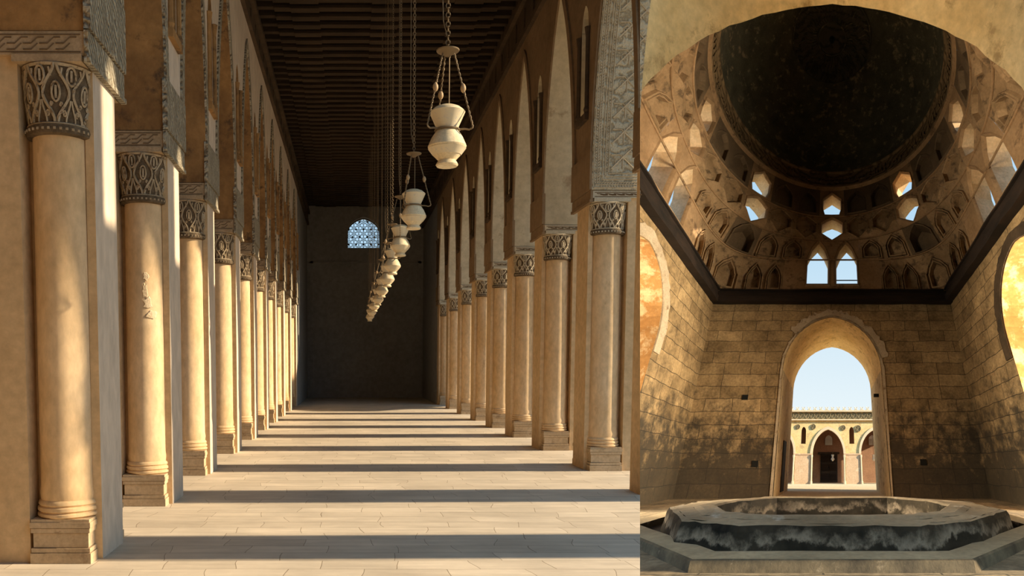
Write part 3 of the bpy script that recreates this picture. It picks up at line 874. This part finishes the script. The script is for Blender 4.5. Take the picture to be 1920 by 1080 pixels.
# timber ring beams
def beam(name, a, b, label, low):
    mb = SMB(); (x0, y0), (x1, y1) = a, b
    # two stacked baulks with a shallow step
    d = V((x1-x0, y1-y0, 0)); Ln = d.length; d.normalize(); n = V((-d.y, d.x, 0))
    for (z0, z1, w0, w1) in ((6.80, 7.1, -.02, .34), (7.115, 7.4, -.02, .27), (7.4, 7.46, -.02, .36)):
        k = 16; rg = []
        for i in range(k+1):
            p = V((x0, y0, 0)) + d*(Ln*i/k); j = random.uniform(-.015, .015)
            rg.append([(p + n*w0 + V((0,0,z0+j))), (p + n*(w1+j) + V((0,0,z0+j))), (p + n*(w1+j) + V((0,0,z1+j))), (p + n*w0 + V((0,0,z1+j)))])
        mb.rings(rg, True, True, True)
    o = mb.build(name, M['timber'], cut=CUT); tag(o, label, 'beam', 'timber ring beams under the dome'); return o
beam('timber_beam', (HW, YB), (-HW, YB), 'blackened timber beam running level above the far doorway arch', 0)
beam('timber_beam', (-HW, YB-.36), (-HW, 4.2), 'blackened timber beam slanting up the left side below the dome', 0)
beam('timber_beam', (HW, 4.2), (HW, YB-.36), 'blackened timber beam slanting up the right side below the dome', 0)

# ---- zone of transition: square below, round above
def lerp_tab(tab, z):
    if z <= tab[0][0]: return tab[0][1:]
    for a, b in zip(tab, tab[1:]):
        if z <= b[0]:
            f = (z-a[0])/(b[0]-a[0]); return tuple(a[i]*(1-f)+b[i]*f for i in range(1, len(a)))
    return tab[-1][1:]
TAB = [(7.4, 1/16, 5.68), (8.4, 1/9, 5.66), (9.3, 1/4.5, 5.6), (10.45, 1/2.3, 5.45), (10.8, .5, 5.35), (13.7, .5, 5.1), (14, .5, 5.1)]
def RR(phi, z):
    inv, a = lerp_tab(TAB, z); n = 1/inv
    c, s = abs(math.cos(phi)), abs(math.sin(phi))
    return a * (c**n + s**n) ** (-1/n)
def DP(phi, z, dep=0):
    r = RR(phi, z) + dep
    return (r*math.sin(phi), CY + r*math.cos(phi), z)
HOUSE = [(-1, -1), (1, -1), (1, .15), (.62, .62), (0, 1), (-.62, .62), (-1, .15)]
HEX = [(0, -1), (1, -.45), (1, .42), (.5, .78), (0, 1), (-.5, .78), (-1, .42), (-1, -.45)]
HEXF = [(-.8, -1), (.8, -1), (1, -.5), (1, .35), (0, 1), (-1, .35), (-1, -.5)]
def ray(poly, ang):
    d = (math.cos(ang), math.sin(ang)); best = 1e9
    for (x0, y0), (x1, y1) in zip(poly, poly[1:]+poly[:1]):
        ex, ey = x1-x0, y1-y0; den = d[0]*ey - d[1]*ex
        if abs(den) < 1e-9: continue
        t = (x0*ey - y0*ex)/den; s = (x0*d[1] - y0*d[0])/den
        if t > 1e-6 and -1e-6 <= s <= 1+1e-6: best = min(best, t)
    return best
SQ = [(-1, -1), (1, -1), (1, 1), (-1, 1)]
def cell(p0, p1, z0, z1, shape, wf, hf, rings, zoff=0.0, fill=True):
    """rings: list of (scale, depth). returns builder"""
    mb = SMB()
    poly = [(x*wf, y*hf+zoff) for x, y in shape]
    angs = sorted(set([round(math.atan2(y, x), 5) for x, y in poly + SQ] + [round(-PI+2*PI*k/36+.013, 5) for k in range(36)]))
    def pt(a, b, dep):
        return DP(p0 + (p1-p0)*(a+1)/2, z0 + (z1-z0)*(b+1)/2, dep)
    outer = []
    for an in angs:
        t = ray(SQ, an); outer.append(pt(t*math.cos(an), t*math.sin(an), 0))
    rg = [outer]
    # second ring part-way so the face follows the curve
    for sc, dep in rings:
        row = []
        for an in angs:
            t = ray(poly, an); tm = ray(SQ, an)*.985
            tt = min(t*sc, tm); row.append(pt(tt*math.cos(an), tt*math.sin(an), dep))
        rg.append(row)
    if fill or len(rings) < 5 : ids = mb.rings(rg, True)
    else:
        ids = mb.rings(rg[:5], True); mb.cur = 1; ids += mb.rings(rg[4:], True); mb.cur = 0
    if fill:
        c = mb.vert(pt(0, zoff*.5, rings[-1][1])); last = ids[-1]; n = len(last)
        for k in range(n): mb.face((last[k], last[(k+1) % n], c))
    return mb
drum = SMB()
# ledges that mark the tiers (ribs), also the plain near quadrant
def rib(z, r0=.05, a0=-150, a1=150, n=120):
    drum.tube([DP(math.radians(a0 + (a1-a0)*k/n), z, -.02) for k in range(n+1)], r0, 6)
for z in (7.5, 9.3, 10.45, 11.9): rib(z, .045)
for zA, zB in zip([7.4, 8.4, 9.3, 10.45, 11.9], [8.4, 9.3, 10.45, 11.9, 13.9]):
    drum.rings([[DP(math.radians(a), z) for a in range(129, 232, 3)] for z in (zA, zB)], False)
# inscription ring below the dome
for (z0, z1, d0, d1) in ((13.78, 13.95, -.0, -.12), (13.95, 14.0, -.12, -.12)):
    drum.rings([[DP(2*PI*k/96, z0, d0) for k in range(96)], [DP(2*PI*k/96, z1, d1) for k in range(96)]], True)
drum_o = drum.build('wall_drum', M['drum'], cut=CUT, smooth=True); tag(drum_o, kind='structure')
DBL = [(1.38, 0), (1.32, -.10), (1.2, -.10), (1.14, 0), (1.08, 0.02), (1.02, -.06), (.92, -.06), (.84, .22)]
SIM = [(1.16, 0), (1.04, -.03), (.98, .0), (.9, .20)]
WIN = [(1.2, 0), (1.14, -.05), (1.05, .02), (1.0, .08), (.98, .85)]
nwin = 1
rad = math.radians
for q in (0, 90, -90):
    for s in (-1, 1):
        def A(a, b):
            x, y = rad(q + s*a), rad(q + s*b); return (x, y) if s > 0 else (y, x)
        # tall window beside the axis
        mb = cell(*A(0, 14.5), 7.4, 10.45, HOUSE, .72, .76, WIN, .14, fill=False)
        nwin += 1
        wo = mb.build('window_%d' % nwin, [M['drum'], M['reveal']], None, cut=CUT); 
        if wo:
            tag(wo, kind='structure')
        # tier one
        for (a, b, w) in ((14.5, 23.5, 0), (23.5, 31.2, 1), (31.2, 38.5, 1)):
            if w: mb = cell(*A(a, b), 7.4, 9.3, HOUSE, .62, .66, DBL, -.12)
            else: mb = cell(*A(a, b), 7.4, 9.3, SQ, .8, .8, [(1, 0)])
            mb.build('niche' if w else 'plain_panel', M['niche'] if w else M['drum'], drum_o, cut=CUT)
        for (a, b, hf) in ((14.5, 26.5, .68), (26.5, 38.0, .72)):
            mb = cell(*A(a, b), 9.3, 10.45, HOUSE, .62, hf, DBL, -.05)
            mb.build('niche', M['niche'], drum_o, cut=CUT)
    # corners shared between faces
    if q != -90 or True:
        pass
for q in (45, -45, 135, -135):
    if abs(q) > 100: lo, hi = q-6.5, q+6.5
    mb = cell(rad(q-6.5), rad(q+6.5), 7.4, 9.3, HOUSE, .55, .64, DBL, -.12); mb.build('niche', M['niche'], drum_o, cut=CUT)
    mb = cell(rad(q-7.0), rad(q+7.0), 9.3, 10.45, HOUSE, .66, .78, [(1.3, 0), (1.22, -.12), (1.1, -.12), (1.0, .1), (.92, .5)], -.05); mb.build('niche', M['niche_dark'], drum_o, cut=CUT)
for k in range(-9, 10):
    a = k*15
    w = (k % 3 == 0)
    mb = cell(rad(a-7.5), rad(a+7.5), 10.45, 11.9, HEX, .78, .86, WIN if w else SIM, 0, fill=not w)
    if w:
        nwin += 1; o = mb.build('window_%d' % nwin, [M['drum'], M['reveal']], None, cut=CUT)
        if o: tag(o, kind='structure')
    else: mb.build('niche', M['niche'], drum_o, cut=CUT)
    mb = cell(rad(a-7.5), rad(a+7.5), 11.9, 13.8, HOUSE if not w else HEXF, .70, .72, WIN if w else SIM, -.02, fill=not w)
    if w:
        nwin += 1; o = mb.build('window_%d' % nwin, [M['drum'], M['reveal']], None, cut=CUT)
        if o: tag(o, kind='structure')
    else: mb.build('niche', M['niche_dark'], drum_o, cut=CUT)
# gap fillers between 38.5 and the face corners are covered by the corner niches
# bars across the right-hand far window
mb = SMB()
for z in (8.05, 8.45): mb.tube([(.2, YB+.5, z), (1.4, YB+.5, z)], .03, 6)
mb.tube([(.8, YB+.5, 7.7), (.8, YB+.5, 8.1)], .06, 6)
mb.build('window_bars', M['timber'], drum_o, cut=CUT)
# little pointed splinters along the side beams
mb = SMB()
for s in (-1, 1):
    for y in (12.9, 12.2, 11.4):
        for k in range(4):
            yy_ = y + k*.07; mb.tube([(s*(HW-.1), yy_, 7.4), (s*(HW-.42), yy_-.02, 7.55)], [.04, .002], 4)
mb.build('splinters', M['timber'], drum_o, cut=CUT)

# ---- dome
RB = 5.02; Z0 = 13.98
fr = SMB(); n = 144
def dome_prof(a):    # a from 0 (spring) to pi/2 (apex)
    return 4.86*math.cos(a), 15.05 + 4.35*math.sin(a)
fr.rings([[(r*math.sin(2*PI*k/n), CY + r*math.cos(2*PI*k/n), z) for k in range(n)] for r, z in ((5.12, 13.9), (4.98, 13.98), (4.96, 14.08), (5.0, 14.12), (4.93, 14.95), (4.86, 15.0), (4.84, 15.06), (4.88, 15.1))], True)
frz = fr.build('trim_3', M['frieze'], cut=CUT, smooth=True); tag(frz, kind='structure')
# raised letter-like strokes round the band
lt = SMB(); k = 0
while k < 150:
    a = 2*PI*k/150 + random.uniform(-.01, .01); r = 4.95
    P_ = lambda da, z: (r*math.sin(a+da), CY + r*math.cos(a+da), z)
    t_ = random.choice((0, 1, 2))
    if t_ == 0: lt.tube([P_(0, 14.25), P_(.006, 14.8)], .028, 4)
    elif t_ == 1: lt.tube([P_(0, 14.3), P_(.03, 14.3), P_(.035, 14.55)], .028, 4)
    else: lt.tube([P_(0, 14.75), P_(.015, 14.5), P_(.035, 14.65), P_(.02, 14.3)], .024, 4)
    k += 1
lt.build('carved_strokes', M['frieze'], frz, cut=CUT)
dm = SMB()
dm.rings([[(r*math.sin(2*PI*k/n), CY + r*math.cos(2*PI*k/n), z) for k in range(n)] for r, z in [dome_prof(PI/2*j/30*.998) for j in range(31)]], True)
dome = dm.build('ceiling_dome', M['dome'], cut=CUT, smooth=True); tag(dome, kind='structure')
ro = SMB()
rr = [(r, z-.03) for r, z in [dome_prof(a) for a in [math.acos(min(1, 1.98/4.86*(1-j/8*.97))) for j in range(9)]]]
ro.rings([[(r*math.sin(2*PI*k/72), CY + r*math.cos(2*PI*k/72), z) for k in range(72)] for r, z in rr], True)
ros = ro.build('rosette', M['rosette'], dome, cut=CUT, smooth=True)
rb = SMB()
for r in (1.98, .72):
    z = dome_prof(math.acos(r/4.86))[1] - .06
    rb.tube([(r*math.sin(2*PI*k/64), CY + r*math.cos(2*PI*k/64), z) for k in range(64)], .04, 5, closed=True)
for k in range(48):
    a = 2*PI*k/48; pts = []
    for j in range(7):
        r = .8 + 1.1*j/6; aa = a + .05*math.sin(j*1.6); z = dome_prof(math.acos(r/4.86))[1] - .05
        pts.append((r*math.sin(aa), CY + r*math.cos(aa), z))
    rb.tube(pts, .022, 4)
rb.build('rosette_rays', M['dome'], ros, cut=CUT)
rb = SMB(); rb.lathe([(.0, 19.1), (.10, 19.12), (.13, 19.25), (.13, 19.4)], (0, CY, 0), 20); rb.build('hub', M['drain'], dome, cut=CUT)

# ---- fountain basin
def dense(poly, n=8):
    out = []
    for a, b in zip(poly, poly[1:]+poly[:1]):
        for k in range(n): out.append((a[0]+(b[0]-a[0])*k/n, a[1]+(b[1]-a[1])*k/n))
    return out
def jit(p, j=.012): return (p[0]+random.uniform(-j, j), p[1]+random.uniform(-j, j), p[2]+random.uniform(-j, j))
def ringmesh(rows, mats_i, name, mats, parent, jitter=.0):
    mb = SMB()
    ids = [[mb.vert(jit(p, jitter)) for p in r] for r in rows]
    n = len(rows[0])
    for r, (a, b) in enumerate(zip(ids, ids[1:])):
        mb.cur = mats_i[r]
        for k in range(n): mb.face((a[k], a[(k+1) % n], b[(k+1) % n], b[k]))
    mb.cur = 0
    return mb.build(name, mats, parent, cut=CUT, smooth=False)
fb = empty('fountain_basin', site((0, 7.3, -1)), 'blackened octagonal stone fountain basin on the chamber floor before the arched doorway', 'fountain')
bo = [(-1.2, 5.03), (1.14, 5.03), (2.05, 5.5), (3.04, 6.7), (2.95, 8.2), (1.5, 9.35), (-1.5, 9.35), (-2.95, 8.3), (-3.02, 7.1), (-2.1, 5.45)]
def scl(poly, sx, sy, dx=0, dy=0): 
    cx, cy = 0, 7.2
    return [(cx+(x-cx)*sx+dx, cy+(y-cy)*sy+dy) for x, y in poly]
zt = -.66
def row(poly, z): return [(x, y, z) for x, y in dense(poly)]
pool = [(-1.0, 5.56), (1.0, 5.56), (1.62, 5.95), (2.08, 6.9), (1.95, 7.8), (1.25, 8.62), (-1.25, 8.62), (-1.95, 7.8), (-2.08, 6.9), (-1.62, 5.95)]
rows = [row(scl(bo, 1.03, 1.03), -1.05), row(scl(bo, 1.015, 1.015), -.85), row(scl(bo, 1.01, 1.01), -.72), row(bo, zt), row(scl(bo, .97, .97), zt+.012)]
ringmesh(rows, [0, 0, 0, 1], 'basin_wall', [M['basin'], M['basin_top']], fb, .008)
rows = [row(scl(bo, .97, .97), zt+.012), row(scl(pool, 1.2, 1.14), zt+.03)]
ringmesh(rows, [0], 'basin_top', [M['basin_top']], fb, .004)
rows = [row(scl(pool, 1.2, 1.14), zt+.03), row(scl(pool, 1.15, 1.09), zt+.06), row(scl(pool, 1.03, 1.02), zt+.065), row(pool, zt+.04), row(scl(pool, .99, .99), -.85), row(scl(pool, .98, .98), -1.1)]
ringmesh(rows, [1, 1, 1, 0, 0], 'pool_rim', [M['basin'], M['basin_top']], fb, .005)
mb = SMB(); mb.face([mb.vert((x, y, -1.05)) for x, y in pool]); mb.build('pool_floor', M['drain'], fb, cut=CUT)
# outer kerb
k0, k1 = 3.83, 3.42; KC = 8.32
def octo(a, half): return [(-half, KC-a), (half, KC-a), (a, KC-half), (a, KC+half), (half, KC+a), (-half, KC+a), (-a, KC+half), (-a, KC-half)]
rows = [row(octo(3.84, 1.56), -1.0), row(octo(k0, 1.56), -.905), row(octo(3.80, 1.55), -.889), row(octo(k1, 1.42), -.889), row(octo(k1, 1.42), -1.12)]
# only the near three quarters is above the paving; the rear sinks behind the basin
kb = ringmesh(rows, [1, 1, 0, 2], 'outer_kerb', [M['curb'], M['curbface'], M['basin']], fb, .002)
mb = SMB()
mb.face([mb.vert((x, y, -.995)) for x, y in octo(3.5, 1.45)]); mb.build('channel_floor', M['drain'], fb, cut=CUT)

# ---- court facade seen through the doorway
FY = 24.6
fa = SMB()
arches = [(-3.75, 1.08), (-.28, 1.08), (3.12, 1.1)]
wins = [(-2.02, .17), (1.40, .17)]
FT = 3.55
hs = set([-7, 7, -5.5, 5.5])
for c, h in arches:
    for k in range(17): hs.add(round(c-h*math.cos(PI*k/16), 4))
for c, h in wins:
    for k in range(9): hs.add(round(c-h*math.cos(PI*k/8), 4))
hs = sorted(hs)
def fsol(a, b):
    m = (a+b)/2
    for c, h in arches:
        if abs(m-c) < h:
            f = lambda x: .77 + 1.55*pointed(x-c, h, 1.25); return [((f(a), f(b)), (FT, FT))]
    for c, h in wins:
        if abs(m-c) < h:
            f = lambda x: 2.2 + .3*pointed(x-c, h, 1.25); return [((-1, -1), (1.4, 1.4)), ((f(a), f(b)), (FT, FT))]
    return [((-1, -1), (FT, FT))]
fput = lambda h, t, z: (h, t, z)
strip_wall(fa, fput, hs, fsol, FY, FY+.45)
for c, h in arches:
    for s in (-h, h): side(fa, fput, c+s, FY, FY+.45, -1, .77)
for c, h in wins:
    for s in (-h, h): side(fa, fput, c+s, FY, FY+.45, 1.4, 2.2)
fc = fa.build('court_facade', [M['facade'], M['stone_trim']], None, cut=CUT)
tag(fc, 'yellow plastered courtyard facade with pointed arches seen through the doorway', 'building')
for c, h in arches:
    mb = SMB(); rg = []
    for k in range(33):
        u = -h*math.cos(PI*k/32); u2 = u*1.14
        z = .77 + 1.55*pointed(u, h*1.0001, 1.25); z2 = .77 + 1.75*pointed(u, h*1.0001, 1.25)
        rg.append([(c+u, FY, z), (c+u, FY-.05, z), (c+u2, FY-.05, z2), (c+u2, FY, z2)])
    mb.rings(rg, True, True, True); mb.build('arch_trim', M['stone_trim'], fc, cut=CUT)
# lower pier faces, small corner columns
for (a, b) in ((-2.66, -1.37), (.82, 2.02), (4.25, 5.4), (-6, -4.85)):
    mb = SMB(); mb.box((a+.12, FY-.03, -1), (b-.12, FY, .72)); mb.box((a, FY-.05, .72), (b, FY, .80)); mb.build('pier_face', M['facade_pink'], fc, cut=CUT)
    for x in (a+.03, b-.03):
        mb = SMB(); mb.lathe([(.09, -1), (.09, -.85), (.055, -.8), (.055, .5), (.08, .62), (.08, .72)], (x, FY-.02, 0), 10); mb.build('corner_column', M['stone_trim'], fc, cut=CUT)
# cornice, rosette frieze, cresting
mb = SMB(); mb.box((-7, FY-.12, 2.92), (7, FY, 3.0)); mb.box((-7, FY-.14, 3.5), (7, FY+.45, 3.6)); mb.build('cornice', M['stone_trim'], fc, cut=CUT)
def star(x, z, r, y=FY-.02):
    mb = SMB()
    mb.tube([(x+r*math.cos(2*PI*k/16), y, z+r*math.sin(2*PI*k/16)) for k in range(16)], r*.16, 4, closed=True)
    for k in range(8):
        a = 2*PI*k/8; mb.tube([(x, y, z), (x+r*.8*math.cos(a), y, z+r*.8*math.sin(a))], [r*.05, r*.2], 4)
    return mb
x = -3.4
while x < 3.6:
    star(x, 3.25, .19).build('frieze_rosette', M['ros_dark'], fc, cut=CUT); x += .385
for (x, z, r) in ((.80, 2.43, .16), (1.86, 2.38, .2), (-1.35, 2.5, .17), (-2.45, 2.5, .15)):
    star(x, z, r).build('wall_rosette', M['ros_dark'], fc, cut=CUT)
x = -3.4
while x < 3.7:
    mb = SMB()
    for s in (-1, 1):
        mb.tube([(x+s*.04, FY, 3.6), (x+s*.03, FY, 3.7), (x+s*.09, FY, 3.84)], [.05, .03, .035], 5)
    mb.tube([(x-.16, FY, 3.62), (x+.16, FY, 3.62)], .035, 4)
    mb.build('cresting', M['stone_trim'], fc, cut=CUT); x += .43
# portico behind the arches
PY = 26.5
mb = SMB(); mb.box((-7, PY, -1), (7, PY+.3, 3.0)); mb.box((-7, FY+.45, 2.9), (7, PY, 3.0)); mb.build('portico_wall', M['portico'], fc, cut=CUT)
dr = SMB(); dr.box((-.84, PY-.06, -.95), (.40, PY, .82))
do = dr.build('door_1', M['door'], None, cut=CUT); tag(do, kind='structure')
mb = SMB(); mb.box((-1.04, PY-.12, .82), (.56, PY, .95)); mb.build('lintel', M['door'], do, cut=CUT)
mb = SMB()
for x0 in (-.78, -.18):
    for z0 in (-.85, -.25, .3): mb.box((x0, PY-.09, z0), (x0+.5, PY-.06, z0+.42))
mb.build('door_panels', M['timber'], do, cut=CUT)
for c in (-.25, 3.05):
    mb = SMB()
    pts = [(c-.27, 1.42), (c+.27, 1.42)] + [(c+.27*math.cos(PI*k/10), 1.8+.3*pointed(.27*math.cos(PI*k/10), .2701, 1.3)) for k in range(11)]
    mb.face([mb.vert((x, PY-.03, z)) for x, z in pts])
    for k in range(-4, 5):
        mb.tube([(c+k*.06, PY-.04, 1.44), (c+k*.06, PY-.04, 1.85)], .01, 4)
    nwin += 1
    mb.cur = 0
    o = mb.build('window_%d' % nwin, M['palelattice'], None, cut=CUT)
    if o: tag(o, kind='structure')
for i, x in enumerate((.05, 2.98)):
    lp = empty('courtyard_lamp', site((x, 25.6, .35)), ['small white lamp hanging before the dark court door', 'small white lamp hanging in the right-hand court arch'][i], 'lamp', 'small lamps of the court portico')
    mb = SMB(); mb.lathe([(.05, .35), (.13, .47), (.06, .6), (.11, .76)], (x, 25.6, 0), 12); mb.build('jar', M['white'], lp, cut=CUT)
    mb = SMB(); mb.tube([(x, 25.6, .76), (x, 25.6, 2.9)], .012, 4); mb.build('chain', M['iron'], lp, cut=CUT)

# ================================================================== LIGHT
sun = bpy.data.lights.new('sun', 'SUN'); sun.energy = SUN_E = 9.0; sun.angle = math.radians(.6); sun.color = (1.0, .80, .54)
so = bpy.data.objects.new('sun', sun); C.objects.link(so)
d = V((-1, -.022, -.46)).normalized()
so.rotation_euler = d.to_track_quat('-Z', 'Y').to_euler(); so.location = (20, 10, 20)
# tall unseen walls added right of the chamber to block the low sun
mb = MB(); mb.box((62, 36.8, -12), (64, 72, 62)); tag(mb.build('wall_sun_block', M['court']), kind='structure')
mb = SMB(); mb.box((12.5, 3.5, -1), (13.3, 15.5, 15.5)); tag(mb.build('wall_sun_block_side', M['court'], cut=CUT), kind='structure')
# fill lamps added out of view at the two side passages, brightening the chamber
for sx in (-1, 1):
    al = bpy.data.lights.new('passage_fill', 'AREA'); al.shape = 'RECTANGLE'
    al.size = 22; al.size_y = 24; al.energy = 74000; al.color = (1, .88, .68)
    ao = bpy.data.objects.new('passage_fill', al); C.objects.link(ao)
    p = site((sx*(HW+TW+.6), CY, 2.2)); t = site((0, CY+1.5, 4.5))
    ao.location = p; ao.rotation_euler = (t-p).to_track_quat('-Z', 'Y').to_euler()
w = bpy.data.worlds.new('sky'); bpy.context.scene.world = w; w.use_nodes = True
nt = w.node_tree; bg = nt.nodes['Background']
tc = N(nt, 'ShaderNodeTexCoord'); sp = N(nt, 'ShaderNodeSeparateXYZ'); nt.links.new(tc.outputs['Generated'], sp.inputs[0])
mr = N(nt, 'ShaderNodeMapRange'); mr.inputs['From Min'].default_value = -.35; mr.inputs['From Max'].default_value = .55
nt.links.new(sp.outputs[2], mr.inputs['Value'])
col = ramp(nt, mr.outputs[0], [(0, (.62, .50, .34)), (.30, (.66, .54, .38)), (.33, (.78, .88, .92)), (.55, (.46, .68, .86)), (1, (.34, .57, .82))])
nt.links.new(col, bg.inputs['Color']); bg.inputs['Strength'].default_value = 1.05

sc_ = bpy.context.scene
sc_.view_settings.view_transform = 'Standard'; sc_.view_settings.look = 'None'
sc_.view_settings.exposure = 0.0; sc_.view_settings.gamma = 1.0; sc_.view_settings.use_curve_mapping = False
sc_.cycles.max_bounces = 8; sc_.cycles.diffuse_bounces = 6; sc_.cycles.use_denoising = True
